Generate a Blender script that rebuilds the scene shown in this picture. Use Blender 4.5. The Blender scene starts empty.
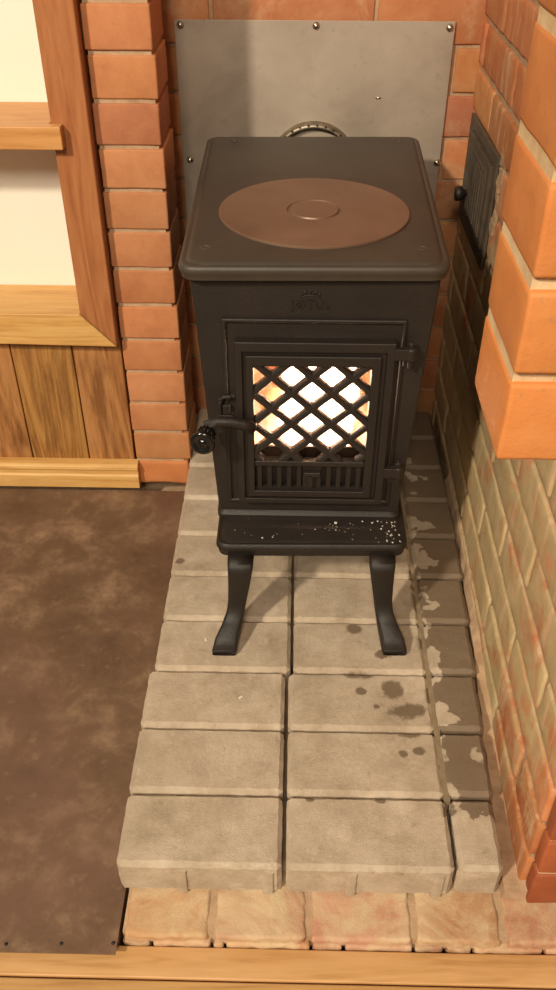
import bpy, bmesh, math, random
from mathutils import Vector, Matrix, noise
random.seed(7)
PI = math.pi
S = bpy.context.scene
C = S.collection

# ------------------------------------------------------------------ materials
def lin(c):
    return tuple(((v/255)/12.92 if v/255 <= .04045 else ((v/255+.055)/1.055)**2.4) for v in c) + (1,)

class NT:
    def __init__(s, name):
        s.m = bpy.data.materials.new(name); s.m.use_nodes = True
        s.n = s.m.node_tree.nodes; s.l = s.m.node_tree.links
        s.b = s.n['Principled BSDF']
        s.pos = s.n.new('ShaderNodeNewGeometry').outputs['Position']
    def link(s, a, b): s.l.new(a, b)
    def noise(s, scale, detail=5, rough=.6, vec=None, stretch=None, dist=0):
        t = s.n.new('ShaderNodeTexNoise'); t.inputs['Scale'].default_value = scale
        t.inputs['Detail'].default_value = detail; t.inputs['Roughness'].default_value = rough
        t.inputs['Distortion'].default_value = dist
        v = vec or s.pos
        if stretch:
            mp = s.n.new('ShaderNodeMapping'); mp.inputs['Scale'].default_value = stretch
            s.link(v, mp.inputs['Vector']); v = mp.outputs[0]
        s.link(v, t.inputs['Vector']); return t.outputs['Fac']
    def ramp(s, fac, stops):
        r = s.n.new('ShaderNodeValToRGB'); e = r.color_ramp.elements
        while len(e) < len(stops): e.new(.5)
        for i, (p, c) in enumerate(stops):
            e[i].position = p; e[i].color = c if len(c) == 4 else lin(c)
        s.link(fac, r.inputs[0]); return r.outputs[0]
    def grey(s, fac, a, b):
        return s.ramp(fac, [(a, (0,0,0,1)), (b, (1,1,1,1))])
    def mix(s, f, a, b, mode='MIX'):
        m = s.n.new('ShaderNodeMix'); m.data_type = 'RGBA'; m.blend_type = mode
        for val, sock in ((f, m.inputs[0]), (a, m.inputs[6]), (b, m.inputs[7])):
            if isinstance(val, bpy.types.NodeSocket): s.link(val, sock)
            elif isinstance(val, (int, float)): sock.default_value = val
            else: sock.default_value = val if len(val) == 4 else lin(val)
        return m.outputs[2]
    def math(s, op, a, b=None, clamp=False):
        m = s.n.new('ShaderNodeMath'); m.operation = op; m.use_clamp = clamp
        for v, k in ((a, 0), (b, 1)):
            if v is None: continue
            if isinstance(v, (int, float)): m.inputs[k].default_value = v
            else: s.link(v, m.inputs[k])
        return m.outputs[0]
    def xyz(s):
        x = s.n.new('ShaderNodeSeparateXYZ'); s.link(s.pos, x.inputs[0]); return x.outputs
    def attr(s, name):
        a = s.n.new('ShaderNodeAttribute'); a.attribute_name = name; return a.outputs['Color']
    def bump(s, fac, strength=.3, dist=.002):
        b = s.n.new('ShaderNodeBump'); b.inputs['Strength'].default_value = strength
        b.inputs['Distance'].default_value = dist
        s.link(fac, b.inputs['Height']); s.link(b.outputs[0], s.b.inputs['Normal'])
    def out(s, col=None, rough=.6, metal=0, spec=.5):
        if col is not None:
            if isinstance(col, bpy.types.NodeSocket): s.link(col, s.b.inputs['Base Color'])
            else: s.b.inputs['Base Color'].default_value = col if len(col) == 4 else lin(col)
        if isinstance(rough, bpy.types.NodeSocket): s.link(rough, s.b.inputs['Roughness'])
        else: s.b.inputs['Roughness'].default_value = rough
        s.b.inputs['Metallic'].default_value = metal
        s.b.inputs['Specular IOR Level'].default_value = spec
        return s.m

def m_brick(name, c1, c2, c3, plaster=None, pl_lo=.5, pl_hi=.6, rough=.75, bumps=.35, pl_mask=None):
    t = NT(name)
    col = t.ramp(t.noise(14, 6, .65), [(.3, c1), (.52, c2), (.75, c3)])
    col = t.mix(.8, col, t.attr('tint'), 'MULTIPLY')
    col = t.mix(t.math('MULTIPLY', t.grey(t.noise(120, 3), .62, .72), .35), col, lin((150, 120, 95)))
    if plaster:
        f = t.noise(9, 8, .72, dist=.6)
        if pl_mask: f = t.math('ADD', f, pl_mask(t))
        f = t.grey(f, pl_lo, pl_hi)
        pc = t.ramp(t.noise(20, 5), [(.3, plaster[0]), (.7, plaster[1])])
        col = t.mix(f, col, pc)
    if pl_mask:      # pale scraped streaks, mostly on the upper bricks
        st = t.grey(t.noise(5, 7, .7, stretch=(9, 9, 1.3)), .52, .66)
        st = t.math('MULTIPLY', st, .65)
        col = t.mix(st, col, (226, 190, 156))
    b = t.math('ADD', t.noise(60, 6, .7), t.math('MULTIPLY', t.noise(400, 2), .4))
    t.bump(b, bumps, .0025)
    return t.out(col, rough, 0, .35)

M = {}
M['pillar'] = m_brick('pillar_brick', (184, 122, 82), (200, 138, 94), (210, 150, 108), ((205,158,118),(196,150,112)), .64, .8)
M['back'] = m_brick('back_wall_brick', (192, 122, 78), (208, 144, 98), (216, 166, 124), ((212,174,136),(200,158,120)), .52, .72)
M['breast'] = m_brick('orange_brick', (208, 130, 68), (218, 142, 78), (224, 154, 92), ((228,194,150),(222,180,132)), .66, .78, .62, .3)
def front_low(t):          # bare brick towards the foot of the front corner, plaster smears elsewhere
    x, y, z = t.xyz()
    a = t.math('MULTIPLY', t.math('SUBTRACT', z, .10), 1.1)
    b = t.math('MULTIPLY', t.math('SUBTRACT', y, .05), .9)
    s = t.math('MINIMUM', t.math('ADD', a, b), .12)
    s = t.math('SUBTRACT', s, t.math('MULTIPLY', t.math('MAXIMUM', t.math('SUBTRACT', z, .42), 0), 2.2))
    return t.math('MAXIMUM', s, -.25)
M['right'] = m_brick('smeared_brick', (200, 124, 78), (212, 144, 98), (216, 166, 124),
                     ((182, 160, 116), (206, 184, 140)), .46, .60, .85, .5, front_low)
M['pierface'] = m_brick('red_smooth_brick', (158, 88, 56), (178, 102, 66), (188, 112, 74), rough=.6, bumps=.2)
M['hearth'] = m_brick('pale_hearth_brick', (194, 142, 110), (206, 162, 128), (214, 178, 142), ((200,178,142),(214,190,154)), .42, .60, .8, .5)

def m_simple(name, stops, scale=20, rough=.7, metal=0, spec=.4, bs=.3, bd=.002, bscale=60, stretch=None):
    t = NT(name)
    col = t.ramp(t.noise(scale, 7, .65, stretch=stretch), stops)
    t.bump(t.noise(bscale, 6, .7, stretch=stretch), bs, bd)
    return t.out(col, rough, metal, spec)
M['mortar'] = m_simple('mortar', [(.3, (165, 135, 105)), (.7, (200, 170, 138))], 30, .95, bs=.7, bscale=150)
M['mortar_light'] = m_simple('light_mortar', [(.3, (205, 170, 125)), (.7, (232, 205, 165))], 30, .95, bs=.7, bscale=150)
M['mortar_green'] = m_simple('greenish_mortar', [(.3, (122, 106, 82)), (.7, (158, 140, 112))], 30, .95, bs=.7, bscale=150)
M['iron'] = m_simple('cast_iron', [(.3, (31, 26, 22)), (.7, (41, 34, 29))], 12, .50, 0, .45, .55, .0014, 260)
M['iron_lit_top'] = m_simple('cast_iron_lit_top', [(.35, (62, 55, 48)), (.7, (74, 66, 57))], 8, .5, .1, .5, .25, .001, 300)  # same cast iron, with the light on the top put into its colour
M['rust_iron'] = m_simple('sooty_iron', [(.35, (70, 62, 54)), (.7, (112, 98, 82))], 14, .7, .2, .4, .5, .002, 120)
M['bakelite'] = NT('black_bakelite').out((14, 13, 12), .15, 0, .6)
M['chrome'] = NT('zinc_screw').out((200, 195, 185), .3, 1)
M['flue'] = m_simple('flue_iron', [(.3, (60, 53, 47)), (.7, (80, 70, 62))], 12, .5, .2)
M['ringmetal'] = m_simple('ring_metal', [(.3, (96, 86, 72)), (.7, (170, 158, 138))], 60, .45, .7)
t = NT('brushed_copper_brown')      # the cooking plate: concentric turning marks around its centre
cx, cy = .026, .613
x, y, z = t.xyz()
r = t.math('SQRT', t.math('ADD', t.math('POWER', t.math('SUBTRACT', x, cx), 2), t.math('POWER', t.math('SUBTRACT', y, cy), 2)))
w = t.math('SINE', t.math('MULTIPLY', r, 2600))
col = t.ramp(t.noise(9, 5), [(.3, (116, 90, 74)), (.7, (138, 110, 90))])
t.bump(t.math('ADD', w, t.noise(300, 2)), .12, .0006)
M['hot'] = t.out(col, .42, .35, .5)
t = NT('steel_sheet')
col = t.ramp(t.noise(6, 7, .6, dist=.4), [(.3, (150, 138, 124)), (.55, (178, 165, 150)), (.75, (192, 180, 164))])
col = t.mix(t.math('MULTIPLY', t.grey(t.noise(70, 4), .6, .75), .25), col, (110, 98, 80))
t.bump(t.noise(3, 3), .25, .01)
M['sheet'] = t.out(col, .42, .2, .5)

# concrete pavers with water stains where the photograph shows them
t = NT('concrete_paver')
base = t.ramp(t.noise(16, 8, .7), [(.3, (168, 149, 128)), (.5, (192, 174, 152)), (.72, (216, 200, 180))])
base = t.mix(t.math('MULTIPLY', t.grey(t.noise(260, 3, .6), .6, .75), .6), base, (222, 210, 186))
base = t.mix(t.math('MULTIPLY', t.grey(t.noise(5, 4, .6), .4, .65), .35), base, (142, 126, 100))
base = t.mix(t.math('MULTIPLY', t.grey(t.noise(34, 7, .75), .56, .70), .45), base, (222, 208, 184))
base = t.mix(t.math('MULTIPLY', t.grey(t.noise(52, 6, .8), .58, .72), .6), base, (128, 112, 88))
x, y, z = t.xyz()
nz = t.noise(38, 4, .6)
f = None
for sx, sy, rx, ry in ((.098,.388,.015,.013),(.151,.271,.017,.016),(.107,.299,.026,.009),(.105,.267,.008,.007),
                       (.126,.241,.006,.005),(.172,.233,.030,.012),(.157,.164,.007,.006),(.176,.169,.008,.007),
                       (.17,.195,.016,.006),(-.183,.535,.010,.008),(.145,.34,.014,.01),(.12,.095,.008,.006),(.03,.095,.006,.005)):
    dx = t.math('DIVIDE', t.math('SUBTRACT', x, sx), rx); dy = t.math('DIVIDE', t.math('SUBTRACT', y, sy), ry)
    d = t.math('SQRT', t.math('ADD', t.math('MULTIPLY', dx, dx), t.math('MULTIPLY', dy, dy)))
    v = t.math('SUBTRACT', 1.35, d)
    f = v if f is None else t.math('MAXIMUM', f, v)
f = t.math('ADD', f, t.math('MULTIPLY', t.math('SUBTRACT', nz, .5), 2.2))
# the third column against the wall is wet all over but for drying patches
wet = t.math('ADD', t.math('MULTIPLY', t.math('SUBTRACT', x, .196), 50), t.math('MULTIPLY', t.math('SUBTRACT', t.noise(21, 3, .5), .52), 14))
wet = t.math('MINIMUM', wet, t.math('MULTIPLY', t.math('SUBTRACT', x, .190), 60))
wet = t.math('SUBTRACT', wet, t.math('MULTIPLY', t.math('LESS_THAN', t.math('ADD', y, t.math('MULTIPLY', nz, .09)), .112), 6.0))
ff = t.math('MAXIMUM', f, wet)
mask = t.grey(ff, .25, .6)
col = t.mix(t.math('MULTIPLY', mask, .85), base, (112, 93, 72))
t.bump(t.math('ADD', t.noise(160, 8, .8), t.math('MULTIPLY', t.noise(700, 2), .6)), .7, .0020)
M['paver'] = t.out(col, t.math('SUBTRACT', .85, t.math('MULTIPLY', mask, .3)), 0, .4)

t = NT('brown_floor_plate')
a = t.noise(10, 9, .72, dist=.2)
col = t.ramp(a, [(.3, (92, 70, 54)), (.5, (114, 90, 70)), (.60, (140, 113, 90)), (.74, (168, 142, 114))])
col = t.mix(t.grey(t.noise(2.6, 5, .6, dist=1), .48, .75), col, (120, 90, 76))
col = t.mix(t.math('MULTIPLY', t.grey(t.noise(45, 5), .6, .72), .3), col, (160, 138, 108))
t.bump(t.noise(5, 6, .6), .25, .006)
M['plate'] = t.out(col, t.ramp(a, [(.3, (.38,.38,.38,1)), (.7, (.6,.6,.6,1))]), .1, .4)

def m_wood(name, cols, axis, rough=.5, scale=1, knot=.5):
    t = NT(name)
    st = {'x': (1.2, 14, 14), 'z': (14, 14, 1.2), 'y': (14, 1.2, 14)}[axis]
    n1 = t.noise(2.0*scale, 3, .5, stretch=st, dist=1.2)
    w = t.math('FRACT', t.math('MULTIPLY', n1, 4))
    g = t.math('ABSOLUTE', t.math('SUBTRACT', w, .5))
    fine = t.noise(11*scale, 4, .6, stretch=st)
    v = t.math('ADD', t.math('MULTIPLY', g, .8), t.math('MULTIPLY', fine, .7))
    col = t.ramp(v, [(.1, cols[0]), (.48, cols[1]), (.9, cols[2])])
    dark = t.grey(t.noise(9, 5, .65, stretch=tuple(.3*q if q > 2 else .6*q for q in st)), .50, .66)
    col = t.mix(t.math('MULTIPLY', dark, knot), col, cols[0])
    col = t.mix(.6, col, t.attr('tint'), 'MULTIPLY')
    t.bump(v, .15, .001)
    return t.out(col, rough, 0, .4)
M['plank'] = m_wood('brown_plank', ((108, 68, 34), (184, 130, 74), (206, 156, 96)), 'z', .5, 1, .6)
M['post'] = m_wood('reddish_pine', ((136, 82, 46), (168, 106, 64), (184, 124, 80)), 'z', .42, 1, .3)
M['rail'] = m_wood('yellow_pine', ((178, 124, 64), (212, 164, 96), (222, 180, 114)), 'x', .42, 1, .25)
M['shelfwood'] = m_wood('honey_pine', ((176, 116, 62), (204, 148, 88), (212, 158, 98)), 'x', .42, 1, .2)
M['floorboard'] = m_wood('floor_board', ((182, 136, 84), (210, 166, 108), (220, 178, 124)), 'x', .45, 1, .3)
M['cream'] = m_simple('cream_paint', [(.3, (240, 236, 222)), (.7, (246, 242, 230))], 5, .75, bs=.15, bscale=40)
M['ash'] = NT('white_ash').out((225, 220, 208), .9)
M['lining'] = m_simple('fire_lining', [(.3, (236, 196, 172)), (.7, (244, 212, 190))], 14, .9)
M['log'] = m_simple('charred_log', [(.4, (150, 100, 76)), (.6, (214, 160, 124))], 30, .9)
def emis(name, col, st):
    t = NT(name); t.b.inputs['Base Color'].default_value = (0, 0, 0, 1)
    t.b.inputs['Emission Color'].default_value = col; t.b.inputs['Emission Strength'].default_value = st
    return t.m
M['flame'] = emis('flame', (1, .78, .58, 1), 14)
M['ember'] = emis('glowing_embers', (1, .50, .28, 1), 1.6)
t = NT('stove_glass'); t.out((255, 240, 225), .16, 0, .5)
t.b.inputs['Transmission Weight'].default_value = 1; t.b.inputs['IOR'].default_value = 1.1
M['glass'] = t.m

# ------------------------------------------------------------------ helpers
def fin(name, bm, mat, parent=None, smooth=False, bevel=0, seg=2, local=True):
    me = bpy.data.meshes.new(name)
    bmesh.ops.recalc_face_normals(bm, faces=bm.faces)
    bm.to_mesh(me); bm.free()
    me.materials.append(M[mat])
    o = bpy.data.objects.new(name, me); C.objects.link(o)
    if smooth:
        for p in me.polygons: p.use_smooth = True
    if parent:
        o.parent = parent
        w = world_loc(parent)
        o.data.transform(Matrix.Translation(-w))
    if bevel:
        b = o.modifiers.new('bevel', 'BEVEL'); b.width = bevel; b.segments = seg; b.limit_method = 'ANGLE'; b.angle_limit = .6
        if not smooth:
            for p in me.polygons: p.use_smooth = True
            n = o.modifiers.new('wn', 'WEIGHTED_NORMAL'); n.keep_sharp = True
    return o
def world_loc(o):
    v = Vector(o.location)
    while o.parent: o = o.parent; v += o.location
    return v
def tag(o, label, cat, group=None, kind=None):
    o['label'] = label; o['category'] = cat
    if group: o['group'] = group
    if kind: o['kind'] = kind
    return o
def struct(o, label=None):
    o['kind'] = 'structure'
    if label: o['label'] = label
    return o
def thing(name, loc, label, cat, group=None):
    o = bpy.data.objects.new(name, None); C.objects.link(o); o.location = loc
    o.empty_display_size = .05
    return tag(o, label, cat, group)
def new(): return bmesh.new()
def box(bm, x0, x1, y0, y1, z0, z1, tint=None):
    vs = [bm.verts.new((x, y, z)) for x in (x0, x1) for y in (y0, y1) for z in (z0, z1)]
    for f in ((0,1,3,2), (4,6,7,5), (0,4,5,1), (2,3,7,6), (0,2,6,4), (1,5,7,3)):
        bm.faces.new([vs[i] for i in f])
    return vs
def settint(bm, verts, c):
    L = bm.loops.layers.color.get('tint') or bm.loops.layers.color.new('tint')
    vs = set(verts)
    for v in vs:
        for l in v.link_loops: l[L] = c
def alltint(bm, c=(1,1,1,1)):
    L = bm.loops.layers.color.get('tint') or bm.loops.layers.color.new('tint')
    for f in bm.faces:
        for l in f.loops: l[L] = c
def rough_block(x0, x1, y0, y1, z0, z1, bev=.004, amp=.0012, step=.03, tint=(1,1,1,1), freq=45, seg=2):
    """one brick or stone: softened edges, an uneven surface; returned as its own bmesh"""
    b = new(); box(b, x0, x1, y0, y1, z0, z1)
    bmesh.ops.bevel(b, geom=list(b.edges), offset=bev, segments=seg, profile=.6, affect='EDGES')
    for ax, (a0, a1) in enumerate(((x0, x1), (y0, y1), (z0, z1))):
        n = int((a1-a0)/step)
        for i in range(1, n+1):
            co = Vector((0, 0, 0)); co[ax] = a0+(a1-a0)*i/(n+1); no = Vector((0, 0, 0)); no[ax] = 1
            bmesh.ops.bisect_plane(b, geom=list(b.verts)+list(b.edges)+list(b.faces), plane_co=co, plane_no=no)
    for v in b.verts:
        v.co += noise.noise_vector(v.co*freq)*amp
    alltint(b, tint)
    return b
def merge(dst, src, mtx=None):
    me = bpy.data.meshes.new('tmp')
    if mtx: bmesh.ops.transform(src, matrix=mtx, verts=src.verts)
    bmesh.ops.recalc_face_normals(src, faces=src.faces)
    src.to_mesh(me); src.free(); dst.from_mesh(me); bpy.data.meshes.remove(me)
def rtint(a=.82, sat=.08):
    v = random.uniform(a, 1.0)
    return (v, v*random.uniform(1-sat, 1), v*random.uniform(1-1.5*sat, 1), 1)
def cyl(bm, p0, p1, r0, r1=None, n=24, cap=True):
    r1 = r0 if r1 is None else r1
    return lathe(bm, [(r0, 0), (r1, (Vector(p1)-Vector(p0)).length)], p0, Vector(p1)-Vector(p0), n, cap)
def lathe(bm, prof, origin, axis, n=32, cap=True):
    q = Vector(axis).normalized().to_track_quat('Z', 'Y'); rings = []
    for r, h in prof:
        rings.append([bm.verts.new(Vector(origin)+q @ Vector((r*math.cos(2*PI*i/n), r*math.sin(2*PI*i/n), h))) for i in range(n)])
    for a, b in zip(rings, rings[1:]):
        for i in range(n): bm.faces.new((a[i], a[(i+1) % n], b[(i+1) % n], b[i]))
    if cap:
        bm.faces.new(rings[0]); bm.faces.new(rings[-1])
def tube(bm, pts, radii, n=12):
    rings = []
    for i, p in enumerate(pts):
        p = Vector(p); a = Vector(pts[max(i-1, 0)]); b = Vector(pts[min(i+1, len(pts)-1)])
        q = (b-a).normalized().to_track_quat('Z', 'Y'); r = radii[i] if hasattr(radii, '__len__') else radii
        rings.append([bm.verts.new(p+q @ Vector((r*math.cos(2*PI*k/n), r*math.sin(2*PI*k/n), 0))) for k in range(n)])
    for a, b in zip(rings, rings[1:]):
        for k in range(n): bm.faces.new((a[k], a[(k+1) % n], b[(k+1) % n], b[k]))
    bm.faces.new(rings[0]); bm.faces.new(rings[-1])
def annulus(bm, outer, inner, yf, yb, inner_yf=None):
    """flat frame in XZ: 4 outer and 4 inner corners, front at yf, back at yb; inner edge may lie at another depth"""
    iy = yf if inner_yf is None else inner_yf
    of = [bm.verts.new((x, yf, z)) for x, z in outer]; ob = [bm.verts.new((x, yb, z)) for x, z in outer]
    nf = [bm.verts.new((x, iy, z)) for x, z in inner]; nb = [bm.verts.new((x, yb, z)) for x, z in inner]
    for i in range(4):
        j = (i+1) % 4
        bm.faces.new((of[i], of[j], nf[j], nf[i])); bm.faces.new((ob[i], nb[i], nb[j], ob[j]))
        bm.faces.new((of[i], ob[i], ob[j], of[j])); bm.faces.new((nf[i], nf[j], nb[j], nb[i]))
def rect(x0, x1, z0, z1): return [(x0, z0), (x1, z0), (x1, z1), (x0, z1)]
def rounded_poly(pts, r, n=6):
    out = []
    for i, p in enumerate(pts):
        p = Vector(p); a = Vector(pts[i-1]); b = Vector(pts[(i+1) % len(pts)])
        u = (a-p).normalized(); v = (b-p).normalized()
        s = p+u*r; e = p+v*r
        for k in range(n+1):
            tt = k/n; out.append((1-tt)**2*s+2*tt*(1-tt)*p+tt*tt*e)
    return out
def slab(bm, prof):
    """stack of outlines [(list of (x,y), z)] into a closed solid"""
    rings = [[bm.verts.new((p[0], p[1], z)) for p in pts] for pts, z in prof]
    n = len(rings[0])
    for a, b in zip(rings, rings[1:]):
        for i in range(n): bm.faces.new((a[i], a[(i+1) % n], b[(i+1) % n], b[i]))
    bm.faces.new(rings[0]); bm.faces.new(rings[-1])

def brickwork(u0, u1, z0, z1, course, length, depth, frame, off=.5, joint=.009, start=0, tint=.82, sat=.08, bev=.004, amp=.0012, step=.035, phase=0.0, zshift=0):
    """bricks in local (u along, depth into wall, z up); frame maps (u,d,z) to the world. Returns (bricks, mortar)"""
    bm = new(); k = start; z = z0
    while z < z1-1e-4:
        s = u0-length*(off*(k % 2))-phase
        while s < u1-1e-4:
            a = max(s, u0); b = min(s+length-joint, u1)
            if b-a > .018:
                j = random.uniform(-.0012, .0012)
                r = rough_block(a, b, j, depth, z+joint/2, min(z+course-joint/2, z1), bev, amp, step, rtint(tint, sat))
                for v in r.verts: v.co = Vector(frame(v.co.x, v.co.y, v.co.z))
                merge(bm, r)
            s += length
        z += course; k += 1
    mo = new()
    vs = box(mo, u0+.003, u1-.003, .004, depth-.003, z0+.001, z1-.001)
    for v in vs: v.co = Vector(frame(v.co.x, v.co.y, v.co.z))
    return bm, mo
def bricks_obj(name, bm, mo, mat, mortar):
    o = fin(name, bm, mat, smooth=True)
    m = fin('mortar', mo, mortar, parent=o)
    return o

# ------------------------------------------------------------------ camera (solved from the photograph's vanishing lines)
CX, CY, CZ, PT, YA, RO, FF = .000352, -.527382, .983935, .668474, -.018523, .003374, 860.82
fw = Vector((math.sin(YA)*math.cos(PT), math.cos(YA)*math.cos(PT), -math.sin(PT)))
r1 = Vector((math.cos(YA), -math.sin(YA), 0)); u1 = r1.cross(fw)
r2 = math.cos(RO)*r1+math.sin(RO)*u1; u2 = -math.sin(RO)*r1+math.cos(RO)*u1
cam = bpy.data.cameras.new('camera'); co = bpy.data.objects.new('camera', cam); C.objects.link(co)
mt = Matrix((r2, u2, -fw)).transposed().to_4x4(); mt.translation = (CX, CY, CZ); co.matrix_world = mt
cam.sensor_fit = 'VERTICAL'; cam.sensor_height = 36; cam.lens = 36*FF/990; cam.clip_start = .02
S.camera = co

FL = -.06                                             # floor level (paver tops are z = 0)
# ------------------------------------------------------------------ setting
# wooden floor boards in front
bm = new()
for y0, y1 in ((-.0925, -.0565), (-.235, -.0950), (-.36, -.2375), (-.485, -.3625)):
    merge(bm, rough_block(-1.3, 1.0, y0, y1, -.108, -.078, .002, .0006, .12, rtint(.9, .04)))
fl = struct(fin('floor', bm, 'floorboard', smooth=True), 'pale yellow wooden floor boards along the bottom edge')
bm = new(); box(bm, -1.3, 1.0, -.49, 1.25, -.13, -.1075); struct(fin('floor', bm, 'mortar'))
# hearth base carrying the pavers
bm = new(); box(bm, -.195, .31, .01, 1.06, -.107, FL-.0005); struct(fin('floor', bm, 'mortar'), 'grey bed below the concrete pavers')
# front row of bricks under the pavers
hb = new()
xs = [-.1935, -.0865, .030, .156, .262, .378, .50, .62]
for a, b in zip(xs, xs[1:]):
    merge(hb, rough_block(a+.004, b-.004, -.052, .05, -.0815, FL-.001, .004, .0028, .010, rtint(.85, .08), 80))
xs = [-.1935, -.158, -.085, -.07, .033, .072, .155, .192, .225, .31, .40, .52, .62]
for a, b in zip(xs, xs[1:]):
    merge(hb, rough_block(a+.002, b-.002, -.0555, (-.02), -.0980, -.0735, .003, .0022, .010, rtint(.70, .08), 80))
h = tag(fin('brick_hearth', hb, 'hearth', smooth=True), 'strip of worn pinkish bricks under the front edge of the grey pavers', 'brick hearth')
mo = new(); box(mo, -.1925, .27, -.047, .05, -.097, -.0635); box(mo, .27, .62, -.047, .05, -.097, -.0635); fin('mortar', mo, 'mortar', parent=h)

# back wall, its bricks seen beside and above the steel sheet
BW = 1.06
bm, mo = brickwork(-.62, .42, -.052, 1.3, .0735, .2705, .11, lambda u, d, z: (u, BW+d, z), joint=.006, phase=.06, sat=.1, bev=.003)
wb = struct(bricks_obj('wall_back', bm, mo, 'back', 'mortar'), 'orange brick wall behind the stove')
# right wall
WX = .298
bm, mo = brickwork(.0135, 1.07, -.058, 1.3, .0713, .262, .11, lambda u, d, z: (.2885+.014*u/.9+d, u, z), joint=.008, phase=.03, sat=.1, bev=.005, amp=.0022, step=.025)
wr = struct(bricks_obj('wall_right', bm, mo, 'right', 'mortar'), 'brick wall smeared with greenish grey plaster, right of the stove')
# front face of the right wall's pier
bm, mo = brickwork(WX-.0035, 1.0, -.058, .602, .0713, .262, .02, lambda u, d, z: (u, -.0075+d, z), joint=.007, phase=0, bev=.003)
pf = struct(bricks_obj('wall_front_right', bm, mo, 'pierface', 'mortar_light'), 'smooth red brick face at the right front corner')
# mortar fillet where the pavers meet the right wall
fb = new()
pts = 34; rows = []
for i in range(pts):
    y = .0+.78*i/(pts-1)
    xl = .266+.024*min(1, y/.6)+.004*noise.noise(Vector((0, y*30, 0)))
    zt = -.042+.045*max(0, min(1, (y-.12)/.35))+.006*noise.noise(Vector((3, y*22, 0)))
    rows.append([fb.verts.new(c) for c in ((xl, y, -.058), (xl+.002, y, min(-.012, zt)), (.287+.010*min(1, y/.7), y, zt), (WX+.010, y, zt+.010), (WX+.010, y, -.058))])
for a, b in zip(rows, rows[1:]):
    for k in range(5): fb.faces.new((a[k], a[(k+1) % 5], b[(k+1) % 5], b[k]))
fb.faces.new(rows[0]); fb.faces.new(rows[-1])
struct(fin('trim_3', fb, 'mortar', smooth=False, bevel=0), 'crumbling mortar strip between pavers and right wall')

# protruding half-brick wall hanging over the right side
BM = new(); BO = new()
z = .603; k = 0
while z < 1.5:
    lens = [.115, .25, .25, .25] if k % 2 else [.25, .25, .25, .12]
    x = .155
    for L in lens:
        merge(BM, rough_block(x, x+L-.007, random.uniform(-.001, .001), .112, z+(0 if k == 0 else .0045), z+.0655, .0035, .0008, .03, rtint(.86, .06)))
        x += L
    z += .0702; k += 1
box(BO, .1565, 1.02, .0060, .108, .606, z-.006)
bb = tag(fin('brick_breast', BM, 'breast', smooth=True), 'bright orange brick wall end jutting over the right side of the hearth', 'brick chimney breast')
fin('mortar', BO, 'mortar_light', parent=bb)

# brick pillar left of the stove
PM = new(); CRS = .06533
merge(PM, rough_block(-.300, -.199, .824, .944, FL+.001, -.005, .006, .003, .015, (1, .90, .78, 1), 50))
for k in range(0, 20):
    z = k*CRS
    dx = random.uniform(-.0012, .0012)
    q = rough_block(-.3015+dx, -.1955+dx-.0095*z/.8, .8245+random.uniform(-.001, .001), .944, z+.001, z+CRS-.0050, .003, .0009, .03, rtint(.88, .06))
    merge(PM, q)
bp_ = tag(fin('brick_pillar', PM, 'pillar', smooth=True), 'narrow orange brick pillar of single stacked courses, left of the stove', 'brick pillar')
mo = new(); box(mo, -.299, -.208, .8275, .941, FL+.002, 20*CRS-.01); fin('mortar', mo, 'mortar', parent=bp_)

# left wall: vertical planks, baseboard, casing, rail, cream recess, shelf
bm = new()
edges = [-1.02, -.86, -.745, -.615, -.504, -.3935, -.3045]
for a, b in zip(edges, edges[1:]):
    merge(bm, rough_block(a+.0012, b-.0012, .830, .848, -.055, .30, .0015, .0003, .12, rtint(.8, .1)))
struct(fin('wall_left', bm, 'plank', smooth=True), 'brown vertical plank panelling under the shelf recess')
bm = new(); box(bm, -1.02, -.305, .849, .9, -.055, .30); struct(fin('wall_left', bm, 'plank'))
bm = new()
prof = [(.830, -.0575), (.806, -.0575), (.806, -.030), (.809, -.026), (.809, -.018), (.806, -.014), (.807, -.008), (.812, -.004), (.830, -.003)]
va = [bm.verts.new((-1.02, y, z)) for y, z in prof]; vb = [bm.verts.new((-.2965, y, z)) for y, z in prof]
for i in range(len(prof)):
    j = (i+1) % len(prof); bm.faces.new((va[i], va[j], vb[j], vb[i]))
bm.faces.new(va); bm.faces.new(vb); alltint(bm)
struct(fin('baseboard_left', bm, 'rail', bevel=.001), 'yellow pine baseboard under the plank panelling')
# casing post with a mitred foot
bm = new()
PX0, PX1 = -.3615, -.3045
f = [bm.verts.new(c) for c in ((PX0, .800, .3195), (PX1, .800, .258), (PX1, .800, 1.3), (PX0, .800, 1.3))]
b = [bm.verts.new((v.co.x, .829, v.co.z)) for v in f]
for i in range(4):
    j = (i+1) % 4; bm.faces.new((f[i], f[j], b[j], b[i]))
bm.faces.new(f); bm.faces.new(b); alltint(bm)
struct(fin('trim_1', bm, 'post', bevel=.003), 'reddish pine casing board standing beside the brick pillar')
bm = new()     # lining between casing and the cream back
box(bm, -.362, -.3045, .8305, .92, .30, 1.3); alltint(bm)
struct(fin('trim_1', bm, 'post'))
bm = new()
f = [bm.verts.new(c) for c in ((-1.02, .800, .268), (-.3055, .800, .2575), (-.3625, .800, .3185), (-1.02, .800, .3185))]
b = [bm.verts.new((v.co.x, .829, v.co.z)) for v in f]
for i in range(4):
    j = (i+1) % 4; bm.faces.new((f[i], f[j], b[j], b[i]))
bm.faces.new(f); bm.faces.new(b)
box(bm, -1.02, -.3625, .8295, .918, .301, .3180); alltint(bm)
struct(fin('trim_2', bm, 'rail', bevel=.002), 'yellow pine rail and sill at the foot of the cream recess')
bm = new(); box(bm, -1.02, -.362, .920, .935, .30, 1.3)
struct(fin('wall_left', bm, 'cream'), 'cream painted back of the shelf recess')
bm = new()
o = [(-1.02, .780), (-.343, .780), (-.343, .7995), (-.3625, .7995), (-.3625, .919), (-1.02, .919)]
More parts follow.
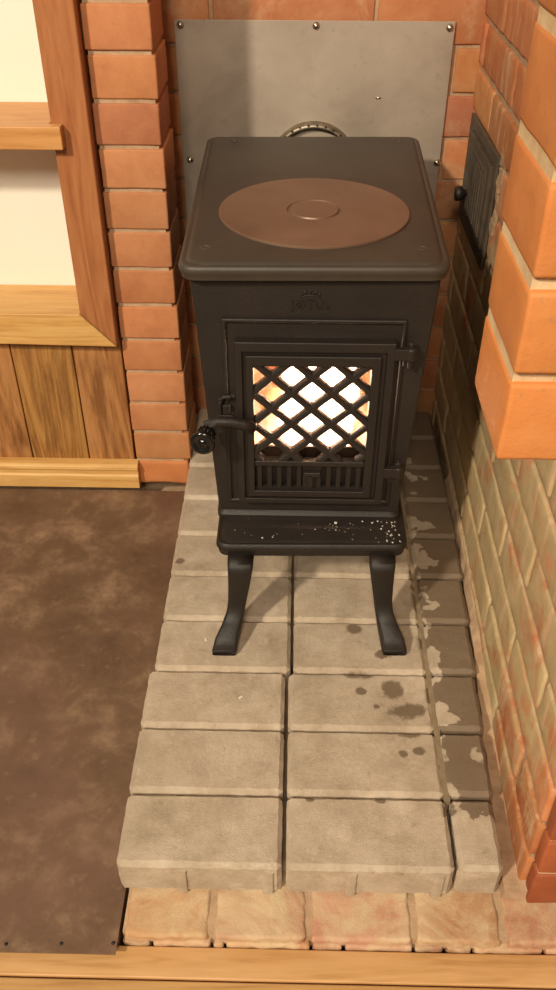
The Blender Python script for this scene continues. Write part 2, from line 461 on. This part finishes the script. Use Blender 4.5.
slab(bm, [(o, .594), (o, .627)]); alltint(bm)
tag(fin('wall_shelf', bm, 'shelfwood', bevel=.002), 'honey coloured pine shelf board notched around the casing in the cream recess', 'shelf')

# brown metal floor plate
bm = new()
N = 40
g = [[bm.verts.new((-1.3+(1.3-.1965)*i/N, -.0745+(.8035+.0745)*j/N, FL-.0012+.0009*noise.noise(Vector((i*.3, j*.3, 2))))) for j in range(N+1)] for i in range(N+1)]
for i in range(N):
    for j in range(N): bm.faces.new((g[i][j], g[i+1][j], g[i+1][j+1], g[i][j+1]))
r = bmesh.ops.extrude_face_region(bm, geom=list(bm.faces))
for v in r['geom']:
    if isinstance(v, bmesh.types.BMVert): v.co.z -= .0025
fp = tag(fin('metal_floor_plate', bm, 'plate', smooth=False), 'large mottled brown metal sheet on the floor left of the pavers', 'floor plate')
for q in range(len(fp.data.polygons)): fp.data.polygons[q].use_smooth = False
bm = new(); box(bm, -1.3, -.1975, -.0540, .8035, -.107, -.0655); struct(fin('floor', bm, 'mortar'))
for x, y in ((-.201, -.062), (-.262, -.064), (-.327, -.066), (-.39, -.064)):
    bm = new(); lathe(bm, [(.0022, 0), (.0018, .0008), (.0004, .0012)], (x, y, FL-.0008), (0, 0, 1), 12)
    fin('nail', bm, 'iron', parent=fp, smooth=True)

# ------------------------------------------------------------------ pavers
ords = ['front', 'second', 'third', 'fourth', 'fifth', 'sixth', 'seventh', 'eighth', 'ninth', 'tenth']
def paver(x0, x1, y0, y1, label, k, col):
    w = x1-x0; d = y1-y0
    full = w > .15
    b = rough_block(-w/2, w/2, -d/2, d/2, 0, .0605, .0058, .0013, .009, (1,1,1,1), 110, 1)
    if full:
        for nx in (-.022, .083):
            n_ = new(); slab(n_, [(rounded_poly([(nx-.006, -d/2-.0026), (nx+.006, -d/2-.0026), (nx+.0075, -d/2+.003), (nx-.0075, -d/2+.003)], .0015, 2), .002), (rounded_poly([(nx-.006, -d/2-.0026), (nx+.006, -d/2-.0026), (nx+.0075, -d/2+.003), (nx-.0075, -d/2+.003)], .0015, 2), .050)]); alltint(n_); merge(b, n_)
    o = fin('paving_stone', b, 'paver', smooth=True)
    o.modifiers.new('es', 'EDGE_SPLIT').split_angle = .55
    o.location = ((x0+x1)/2, (y0+y1)/2, FL)
    o.rotation_euler = (random.uniform(-.002, .002), random.uniform(-.002, .002), random.uniform(-.004, .004) if full else 0)
    tag(o, label, 'paver', 'grey concrete pavers under the stove')
Y0 = .002
for k in range(10):
    y0 = (Y0 if k == 0 else k*.101+.001); y1 = (k+1)*.101-.0015
    dx = 0 if k < 3 else .007
    if k == 9: y1 = 1.013
    l0 = -.2025+(.0 if k < 3 else .006); mid = dx
    g1 = .0036 if k < 3 else .0030
    paver(l0, mid-g1, y0, y1, f'grey concrete paver, left column, {ords[k]} row counting back from the front edge', k, 0)
    paver(mid+.0015, .2035 if k < 3 else .204, y0, y1, f'grey concrete paver, middle column, {ords[k]} row counting back from the front edge', k, 1)
    r1_ = min(.262+.0052*k, .292)
    paver(.2085 if k < 3 else .2085, r1_, y0+.003, y1, f'narrow water-stained concrete paver by the right wall, {ords[k]} row from the front', k, 2)

bm = new(); box(bm, .2025, .2105, .098, 1.013, FL, -.0045); box(bm, -.004, .0105, .62, 1.013, FL, -.006)
struct(fin('floor', bm, 'mortar_green'))
# small white chips lying on pavers
for i, (x, y) in enumerate(((-.066, .252), (-.125, .36))):
    b = rough_block(-.003, .003, -.0015, .0015, 0, .0015, .0004, .0003, .01, (1,1,1,1), 300, 1)
    o = fin('wood_chip', b, 'ash'); o.location = (x, y, .0010); o.rotation_euler = (0, 0, .7+i)
    tag(o, ('small white chip on the fourth-row left paver' if i else 'small white chip on the third-row left paver'), 'chip')

# ------------------------------------------------------------------ steel heat sheet and its screws
sh = thing('heat_shield', (.029, 1.05, .3), 'plain grey steel sheet screwed to the brick wall behind the stove', 'heat shield')
bm = new()
box(bm, -.2015, .2575, 1.0535, 1.0555, .30, .7215)
fin('sheet', bm, 'sheet', parent=sh, bevel=.0006)
bm = new()
def at(px, py, Y):
    d = fw+r2*((px-278)/FF)-u2*((py-495)/FF); t_ = (Y-CY)/d.y
    return Vector((CX, CY, CZ))+d*t_
for px, py in ((180, 25), (316, 26), (450, 28), (190, 160), (437, 163)):
    p = at(px, py, 1.051)
    bm = new(); lathe(bm, [(.0062, 0), (.0060, .0015), (.0044, .0036), (.0015, .0046), (.0004, .0052)], (p.x, 1.0535, p.z), (0, -1, 0), 20)
    fin('screw', bm, 'chrome', parent=sh, smooth=True)
p = at(378, 98, 1.053)
bm = new(); tube(bm, [(p.x-.004, 1.0525, p.z), (p.x+.002, 1.0522, p.z+.0006), (p.x+.004, 1.0526, p.z)], .0016, 8); fin('dent', bm, 'chrome', parent=sh, smooth=True)
fc = new()       # flange ring round the flue, perforated look by small studs
RC = Vector((.032, 1.05, .487)); n = 64; rings = []
for i in range(n):
    a = 2*PI*i/n; ring = []
    for rr, yy in ((.070, 1.0535), (.070, 1.041), (.0725, 1.039), (.077, 1.043), (.0795, 1.0535)):
        ring.append(fc.verts.new((RC.x+rr*math.cos(a), yy, RC.z+rr*math.sin(a))))
    rings.append(ring)
for i in range(n):
    a, b = rings[i], rings[(i+1) % n]
    for k in range(4): fc.faces.new((a[k], a[k+1], b[k+1], b[k]))
ring = fin('flue_ring', fc, 'ringmetal', parent=sh, smooth=True)
for i in range(5, 28, 2):
    a = 2*PI*i/n*1.02; bm = new(); q = (RC.x+.0745*math.cos(a), 1.0412, RC.z+.0745*math.sin(a))
    lathe(bm, [(.0022, 0), (.0012, .002)], q, (0, -1, 0), 10); fin('stud', bm, 'iron', parent=ring)

# ------------------------------------------------------------------ the stove
XC = .027
st = thing('wood_stove', (XC, .66, 0), 'black cast iron wood stove on curved legs with a lattice door showing fire', 'wood stove')
# top plate
tc = [(-.1385, .4335), (.1885, .4405), (.2045, .9720), (-.1465, .9615)]
def off(pts, d):
    c = Vector((sum(p[0] for p in pts)/4, sum(p[1] for p in pts)/4)); o = []
    for p in pts:
        o.append((p[0]+d*(1 if p[0] < c.x else -1), p[1]+d*(1 if p[1] < c.y else -1)))
    return o
bm = new()
T = .5675
prof = []
for d, z in ((.007, T-.0215), (.003, T-.0205), (.002, T-.014), (.0005, T-.012), (0, T-.008), (.0012, T-.004), (.004, T-.0022), (.0065, T-.0026), (.0085, T-.0032), (.0105, T-.0015), (.0125, T-.0006), (.016, T)):
    prof.append((rounded_poly(off(tc, d), .024-d*.4, 6), z))
slab(bm, prof)
tp = fin('top_plate', bm, 'iron_lit_top', parent=st, smooth=True, bevel=0)
tp.modifiers.new('es', 'EDGE_SPLIT').split_angle = .9
for x, y in ((-.108, .487), (.157, .492), (-.10, .925), (.165, .93)):
    bm = new(); lathe(bm, [(.0065, 0), (.0065, .0008), (.0045, .0010), (.004, -.0002), (.0004, -.0002)], (x, y, T-.0001), (0, 0, 1), 16)
    sc = fin('bolt', bm, 'rust_iron', parent=tp, smooth=False)
# cooking plate
bm = new()
lathe(bm, [(.1275, 0), (.1275, .0022), (.1262, .0030), (.0370, .0030), (.0350, .0008), (.0335, .0008), (.0318, .0034), (.001, .0031)], (.0262, .6130, T+.0001), (0, 0, 1), 96)
cp = fin('cooking_plate', bm, 'hot', parent=st); cp['label'] = 'round brown brushed cooking plate'
for q in cp.data.polygons: q.use_smooth = True
cp.modifiers.new('es', 'EDGE_SPLIT').split_angle = .5
for s in (-1, 1):
    pass
# front panel, tapering towards the foot, with the door opening
ZB, ZT = .178, T-.0205
FY = .455
bm = new()
annulus(bm, [(-.1045, ZB), (.1585, ZB), (.1795, ZT), (-.1265, ZT)], rect(-.068, .126, .214, .458), FY, FY+.014)
fp_ = fin('front_panel', bm, 'iron', parent=st, bevel=.004, seg=3)
bm = new()
annulus(bm, rect(-.0895, .1430, .197, .4905), rect(-.0845, .1380, .203, .4850), FY-.005, FY+.002)
fin('door_surround', bm, 'iron', parent=st, bevel=.002)
# sides and back, raised field on each side
def side(s):
    bm = new()
    xb, xt = (-.1045, -.1265) if s < 0 else (.1585, .1795)
    xbb, xtb = (-.112, -.134) if s < 0 else (.166, .187)
    th = .012*(-s)
    def quad(y0, y1, z0, z1, o):
        def X(y, z):
            fy = (y-FY)/(.93-FY); fz = (z-ZB)/(ZT-ZB)
            return (xb+(xbb-xb)*fy)*(1-fz)+(xt+(xtb-xt)*fy)*fz+o*s
        return [(X(y0, z0), y0, z0), (X(y1, z0), y1, z0), (X(y1, z1), y1, z1), (X(y0, z1), y0, z1)]
    for y0, y1, z0, z1, o0, o1 in ((FY+.003, .93, ZB, ZT, 0, -.012), (.50, .89, .225, .50, .004, -.006), (.53, .86, .255, .47, .007, -.006)):
        a = [bm.verts.new(c) for c in quad(y0, y1, z0, z1, o0)]; b = [bm.verts.new(c) for c in quad(y0, y1, z0, z1, o1)]
        for i in range(4):
            j = (i+1) % 4; bm.faces.new((a[i], a[j], b[j], b[i]))
        bm.faces.new(a); bm.faces.new(b)
    fin('side_panel', bm, 'iron', parent=st, bevel=.003)
side(-1); side(1)
bm = new()
v0 = [bm.verts.new(c) for c in ((-.112, .925, ZB), (.166, .925, ZB), (.187, .925, ZT), (-.134, .925, ZT))]
v1 = [bm.verts.new((v.co.x, .938, v.co.z)) for v in v0]
for i in range(4):
    j = (i+1) % 4; bm.faces.new((v0[i], v0[j], v1[j], v1[i]))
bm.faces.new(v0); bm.faces.new(v1)
fin('back_panel', bm, 'iron', parent=st, bevel=.003)
bm = new()
lathe(bm, [(.066, 0), (.066, .012), (.061, .014), (.061, .115)], (.032, .936, .470), (0, 1, .06), 48)
fin('flue_pipe', bm, 'flue', parent=st, smooth=True).modifiers.new('es', 'EDGE_SPLIT').split_angle = .6
# bottom plate with the ash lip
lc = [(-.1065, .3905), (.1705, .3960), (.1705, .945), (-.1065, .945)]
bm = new(); prof = []
for d, z in ((.008, .1415), (.003, .1430), (.002, .151), (0, .1555), (.001, .1610), (.0035, .1640), (.0065, .1632), (.009, .1640), (.012, .1655)):
    prof.append((rounded_poly(off(lc, d), .020-d*.3, 6), z))
slab(bm, prof)
fin('ash_lip', bm, 'iron', parent=st, smooth=True).modifiers.new('es', 'EDGE_SPLIT').split_angle = .9
bm = new(); prof = []
kc = [(-.1045, FY+.001), (.1585, FY+.001), (.166, .932), (-.112, .932)]
for d, z in ((-.003, .1650), (-.003, .1710), (.001, .1760), (.002, .1785)): prof.append((rounded_poly(off(kc, d), .012, 4), z))
slab(bm, prof); fin('base_moulding', bm, 'iron', parent=st, smooth=True).modifiers.new('es', 'EDGE_SPLIT').split_angle = .6
# legs
def leg(sx, fy, flip):
    bm = new()
    base = XC+.005
    # (out from centre, forward from lip, z, half width, half depth)
    P = [(.1020, .000, .1450, .0190, .017), (.1030, .000, .125, .0180, .017), (.1055, .000, .095, .0160, .015), (.1085, .001, .065, .0140, .0135),
         (.1115, .006, .043, .0135, .013), (.1170, .020, .026, .0150, .0145), (.1235, .040, .014, .0172, .018), (.1265, .055, .0062, .0185, .014), (.1270, .059, .0058, .0175, .010)]
    rings = []
    n_ = 16
    for i, (o_, f_, z, hw, hd) in enumerate(P):
        a = P[max(i-1, 0)]; b_ = P[min(i+1, len(P)-1)]
        tv = Vector((0, -(b_[1]-a[1]), b_[2]-a[2])).normalized()   # along the leg in its own plane
        nv = Vector((0, -tv.z, tv.y)) if True else None
        if z < .006: nv = Vector((0, 0, 1)); hd = .005
        elif z < .012: hd = .0085
        c = Vector((base+sx*o_, fy-flip*f_, z))
        ring = []
        for k in range(n_):
            an = 2*PI*k/n_; ca, sa = math.cos(an), math.sin(an)
            e = .38
            u_ = math.copysign(abs(ca)**e, ca)*hw; v_ = math.copysign(abs(sa)**e, sa)*hd
            q = c+Vector((u_, 0, 0))+Vector((0, nv.y*flip, nv.z))*v_
            q.z = max(q.z, .0002)
            ring.append(bm.verts.new(q))
        rings.append(ring)
    for a, b in zip(rings, rings[1:]):
        for k in range(n_): bm.faces.new((a[k], a[(k+1) % n_], b[(k+1) % n_], b[k]))
    bm.faces.new(rings[0]); bm.faces.new(rings[-1])
    fin('leg', bm, 'iron', parent=st, smooth=True)
leg(-1, .388, 1); leg(1, .394, 1); leg(-1, .895, -1); leg(1, .895, -1)

# door
dr_bm = new()
annulus(dr_bm, rect(-.0735, .1305, .2075, .4655), rect(-.0640, .1200, .2160, .4515), FY-.019, FY-.003)
annulus(dr_bm, rect(-.0645, .1205, .2155, .4520), rect(-.0590, .1130, .2200, .4455), FY-.014, FY-.003)
annulus(dr_bm, rect(-.0595, .1135, .2195, .4460), rect(-.0500, .1020, .2300, .4310), FY-.019, FY-.003)
box(dr_bm, -.0500, .1020, FY-.0175, FY-.004, .2720, .2810)
door = fin('door', dr_bm, 'iron', parent=st, bevel=.0014)
# lattice
bm = new()
WX0, WX1, WZ0, WZ1 = -.050, .102, .281, .431
sl = .0482/.0525
yc = FY-.0125
for sgn in (1, -1):
    for k in range(-8, 9):
        # z = .4125 + sgn*sl*(x-.0265) + k*.0482
        zf = lambda x: .4125+sgn*sl*(x-.0265)+k*.0482
        xa, xb = WX0, WX1
        xl = .0265+(WZ0-.4125-k*.0482)/(sgn*sl); xh = .0265+(WZ1-.4125-k*.0482)/(sgn*sl)
        lo, hi = max(xa, min(xl, xh)), min(xb, max(xl, xh))
        if hi-lo < .004: continue
        a = Vector((lo, 0, zf(lo))); b = Vector((hi, 0, zf(hi)))
        d = (b-a).normalized(); nrm = Vector((-d.z, 0, d.x))
        a -= d*.002; b += d*.002
        vs = []
        for e in (a, b):
            for w_, y_ in ((-.0052, yc+.006), (-.0052, yc-.001), (-.0030, yc-.004), (.0030, yc-.004), (.0052, yc-.001), (.0052, yc+.006)):
                q = e+nrm*w_; vs.append(bm.verts.new((q.x, y_+sgn*.0001, q.z)))
        for i in range(6):
            j = (i+1) % 6; bm.faces.new((vs[i], vs[j], vs[6+j], vs[6+i]))
        bm.faces.new(vs[:6]); bm.faces.new(vs[6:])
# little webs that round the diamonds' corners
for i in range(-4, 5):
    for j in range(-8, 9):
        if (i+j) % 2: continue
        x = .0265+i*.02625; z = .4125+j*.0241
        if WX0 < x < WX1 and WZ0 < z < WZ1:
            lathe(bm, [(.0082, 0), (.0082, .006), (.0060, .0085)], (x, yc+.0062, z), (0, -1, 0), 8)
fin('lattice', bm, 'iron', parent=door)
bm = new()
for i in range(11):
    x = -.0435+i*.01385
    if i == 5: continue
    box(bm, x-.0030, x+.0030, FY-.013, FY-.006, .2300, .2722)
box(bm, -.0500, .1020, FY-.0122, FY-.0065, .2290, .2335); box(bm, -.0500, .1020, FY-.0122, FY-.0065, .2690, .2725)
fin('air_vent', bm, 'iron', parent=door)
bm = new()
box(bm, -.0520, .1040, FY-.0027, FY+.0005, .2250, .2965)
fin('glow_stop', bm, 'iron', parent=door)  # added plate that keeps the fire's glow out of the vent slots
bm = new()
box(bm, .0170, .0385, FY-.012, FY-.007, .2300, .2722)
box(bm, .018, .042, FY-.021, FY-.012, .2560, .2640); box(bm, .024, .032, FY-.021, FY-.012, .2390, .2600)
fin('air_slider', bm, 'iron', parent=door, bevel=.0015)
bm = new(); box(bm, -.0510, .1030, FY-.0058, FY-.0028, .2790, .4330)
fin('glass_pane', bm, 'glass', parent=door)
# hinges
for z in (.4500, .2640):
    bm = new()
    box(bm, .1290, .1475, FY-.020, FY-.010, z-.008, z+.008)
    lathe(bm, [(.0070, 0), (.0078, .002), (.0078, .016), (.0060, .0185)], (.1500, FY-.013, z-.010), (0, 0, 1), 16)
    hg = fin('hinge', bm, 'iron', parent=st, bevel=.001)
    bm = new(); box(bm, .1420, .1575, FY-.010, FY+.002, z-.022, z-.010); lathe(bm, [(.0035, 0), (.0035, .036), (.002, .0375)], (.1500, FY-.013, z-.022), (0, 0, 1), 10)
    fin('pin', bm, 'iron', parent=hg, bevel=.001)
# latch: bracket on the panel, lever and black knob
bm = new()
box(bm, -.0980, -.0800, FY-.012, FY+.001, .345, .352); box(bm, -.0980, -.0935, FY-.012, FY+.001, .352, .372)
tube(bm, [(-.0957, FY-.006, .365), (-.0957, FY-.008, .374), (-.090, FY-.009, .379), (-.082, FY-.008, .379), (-.079, FY-.004, .376)], .0035, 8)
box(bm, -.0925, -.0825, FY-.010, FY+.001, .352, .366)
fin('latch_bracket', bm, 'iron', parent=st, bevel=.0015)
kp = at(202, 444, .388)
bm = new()
tube(bm, [(-.0500, FY-.0240, .3430), (-.0640, FY-.0265, .3480), (-.080, FY-.029, .3530), (-.098, FY-.031, .3545), (-.112, FY-.033, .3500), tuple(kp-Vector((-.12, -1, .10)).normalized()*.034)], [.0080, .0076, .0068, .0066, .0072, .0085], 14)
lathe(bm, [(.0095, 0), (.0095, .010), (.006, .0125)], (-.0555, FY-.0175, .3430), (0, -1, 0), 18)
hd = fin('handle', bm, 'iron', parent=door, smooth=True)
bm = new()
ax = Vector((-.12, -1, .10)).normalized()
o_ = kp-ax*.036
lathe(bm, [(.0065, 0), (.0100, .002), (.0118, .008), (.0120, .018), (.0132, .025), (.0158, .030), (.0166, .034), (.0150, .0365), (.0110, .0368), (.0095, .0350), (.0045, .0350), (.0038, .0362), (.0005, .0364)], o_, ax, 32)
for i in range(14):
    a = 2*PI*i/14; q = ax.to_track_quat('Z', 'Y')
    tube(bm, [o_+q @ Vector((.0116*math.cos(a), .0116*math.sin(a), .006)), o_+q @ Vector((.0120*math.cos(a+.3), .0120*math.sin(a+.3), .020))], .0014, 6)
fin('knob', bm, 'bakelite', parent=hd, smooth=True)
# maker's lettering and mark
cu = bpy.data.curves.new('lettering', 'FONT'); cu.body = 'JØTUL'; cu.size = .0160; cu.extrude = .0013; cu.align_x = 'CENTER'; cu.space_character = 1.12; cu.offset = .0001
tmp = bpy.data.objects.new('tmp_text', cu); C.objects.link(tmp)
bpy.context.view_layer.update()
me = bpy.data.meshes.new_from_object(tmp.evaluated_get(bpy.context.evaluated_depsgraph_get()))
bpy.data.objects.remove(tmp)
bm = new(); bm.from_mesh(me)
bmesh.ops.transform(bm, matrix=Matrix.Translation((.0215, FY-.0004, .5035)) @ Matrix.Rotation(PI/2, 4, 'X'), verts=bm.verts)
fin('lettering', bm, 'iron', parent=fp_)
bm = new()
for a_, L in ((-58, .005), (-30, .007), (0, .008), (30, .007), (58, .005)):
    a_ = math.radians(a_); c = Vector((.0215+.0125*math.sin(a_), FY-.0006, .5185+.0075*math.cos(a_)))
    d = Vector((math.sin(a_), 0, math.cos(a_)))
    tube(bm, [c-d*L*.4, c, c+d*L*.5], [.0006, .0016, .0005], 6)
tube(bm, [(.0215-.0125+.025*i/8, FY-.0003, .5185+.003*math.sin(PI*i/8)) for i in range(9)], .0009, 6)
fin('crown_mark', bm, 'iron', parent=fp_, smooth=True)
# firebox lining
bm = new()
box(bm, -.094, -.086, .475, .90, .18, .52); box(bm, .140, .148, .475, .90, .18, .52); box(bm, -.086, .140, .892, .90, .18, .52); box(bm, -.094, .148, .475, .90, .170+.0095, .188)
fin('firebox_lining', bm, 'lining', parent=st)

# ------------------------------------------------------------------ the fire
fr = thing('log_fire', (XC, .64, .188), 'bright white-hot log fire burning inside the stove behind the door lattice', 'fire')
for i, (p0, p1, r_) in enumerate((((-.02, .52, .212), (.10, .78, .212), .022), ((.10, .53, .214), (-.03, .80, .214), .021), ((-.05, .66, .240), (.12, .70, .246), .018))):
    bm = new(); a = Vector(p0); b = Vector(p1)
    tube(bm, [a.lerp(b, k/8) for k in range(9)], [r_*(1+.08*noise.noise(Vector((i*5, k, 0)))) for k in range(9)], 16)
    fin('log', bm, 'log', parent=fr, smooth=True)
for i, (x, y, z, h_, r_) in enumerate(((.028, .600, .205, .200, .038), (.058, .585, .20, .190, .034), (.020, .545, .195, .135, .032), (.062, .535, .195, .125, .030), (.040, .660, .20, .24, .040), (.000, .62, .20, .17, .022), (.08, .63, .20, .20, .022), (.012, .70, .20, .22, .03))):
    bm = new(); rings = []
    for k in range(13):
        f_ = k/12; rr = r_*(math.sin(PI*min(1, f_*1.02+.12)**.75)**.9 if f_ < .98 else .02)
        sw = .010*math.sin(i+f_*5)*f_
        rings.append([bm.verts.new((x+sw+max(rr, .0008)*math.cos(2*PI*q/14), y+sw*.6+max(rr, .0008)*.8*math.sin(2*PI*q/14), z+h_*f_)) for q in range(14)])
    for a, b in zip(rings, rings[1:]):
        for q in range(14): bm.faces.new((a[q], a[(q+1) % 14], b[(q+1) % 14], b[q]))
    bm.faces.new(rings[0]); bm.faces.new(rings[-1])
    fin('flame', bm, 'flame', parent=fr, smooth=True)
bm = new()
for i in range(90):
    x = random.uniform(-.075, .13); y = random.uniform(.49, .86); s = random.uniform(.005, .012)
    merge(bm, rough_block(x-s, x+s, y-s, y+s, .188, .188+s*1.2, s*.3, .002, .05, (1,1,1,1), 120, 1))
o = fin('ember_bed', bm, 'ember', parent=fr); o['kind'] = 'stuff'

# ash crumbs on the lip
bm = new()
pts = []
for i in range(80):
    u_ = random.random()
    if i < 48: x = random.gauss(.148, .014); y = random.uniform(.402, .452)
    elif i < 58: x = random.gauss(.062, .012); y = random.gauss(.43, .006)
    else: x = random.uniform(-.09, .16); y = random.uniform(.405, .452)
    if x > .160 or x < -.095: continue
    s = random.choice((.0003, .0004, .0005, .0007, .0009)) if i != 50 else .0016
    vs = box(bm, x-s, x+s*1.3, y-s, y+s, .1653, .1653+s)
tag(fin('ash_crumbs', bm, 'ash'), 'scattered white ash crumbs on the black front lip of the stove', 'ash', kind='stuff')

# ------------------------------------------------------------------ soot door in the right wall
sd = thing('soot_door', (WX, .88, .43), 'sooty cast iron cleaning door set in the right wall behind the stove', 'soot door')
def yz(bm, x0, x1, y0, y1, z0, z1): return box(bm, x0, x1, y0, y1, z0, z1)
bm = new()
yz(bm, WX-.004, WX+.002, .765, .785, .420, .595); yz(bm, WX-.004, WX+.002, .985, 1.005, .420, .595)
yz(bm, WX-.004, WX+.002, .785, .985, .420, .438); yz(bm, WX-.004, WX+.002, .785, .985, .577, .595)
fin('door_frame', bm, 'rust_iron', parent=sd, bevel=.002)
bm = new()
yz(bm, WX-.007, WX+.001, .790, .980, .443, .573)
yz(bm, WX-.010, WX-.006, .805, .965, .458, .560)
for i in range(9):
    y = .812+i*.018; yz(bm, WX-.0115, WX-.009, y, y+.003, .463, .555)
leaf = fin('door_leaf', bm, 'rust_iron', parent=sd, bevel=.001)
bm = new(); lathe(bm, [(.006, 0), (.006, .007), (.011, .010), (.0125, .016), (.011, .021), (.004, .022)], (WX-.008, .925, .487), (-1, 0, 0), 20)
fin('knob', bm, 'iron', parent=leaf, smooth=True)
bm = new()       # mortar collar around the frame's front edge
for i in range(14):
    z = .425+.185*i/13
    merge(bm, rough_block(WX+.003-random.uniform(0, .003), WX+.006, .742+random.uniform(-.008, .012), .767, z-random.uniform(.006, .012), z+random.uniform(.006, .014), .002, .003, .006, (1,1,1,1), 70))
struct(fin('trim_4', bm, 'mortar', smooth=True), 'crumbly mortar along the edge of the soot door')

# ------------------------------------------------------------------ light
def area(name, loc, target, size, power, col):
    l = bpy.data.lights.new(name, 'AREA'); l.shape = 'DISK'; l.size = size; l.energy = power; l.color = col
    o = bpy.data.objects.new(name, l); C.objects.link(o); o.location = loc
    o.rotation_euler = (Vector(target)-Vector(loc)).to_track_quat('-Z', 'Y').to_euler(); return o
area('ceiling_lamp', (-2.0, -2.35, 3.0), (.05, .5, .2), .28, 150, (1, .86, .66))
area('fill_light', (-.25, -3.1, 3.0), (.0, .8, .2), .8, 95, (1, .87, .68))  # added soft fill from the front, not a room lamp
pl_ = bpy.data.lights.new('fire_light', 'POINT'); pl_.energy = 2.2; pl_.color = (1, .66, .46); pl_.shadow_soft_size = .03
o = bpy.data.objects.new('fire_light', pl_); C.objects.link(o); o.location = (.03, .50, .36)
w = bpy.data.worlds.new('world'); S.world = w; w.use_nodes = True
w.node_tree.nodes['Background'].inputs[0].default_value = (1, .84, .66, 1)
w.node_tree.nodes['Background'].inputs[1].default_value = .17
S.view_settings.view_transform = 'Standard'; S.view_settings.look = 'None'
S.view_settings.exposure = 0; S.view_settings.gamma = 1; S.view_settings.use_curve_mapping = False
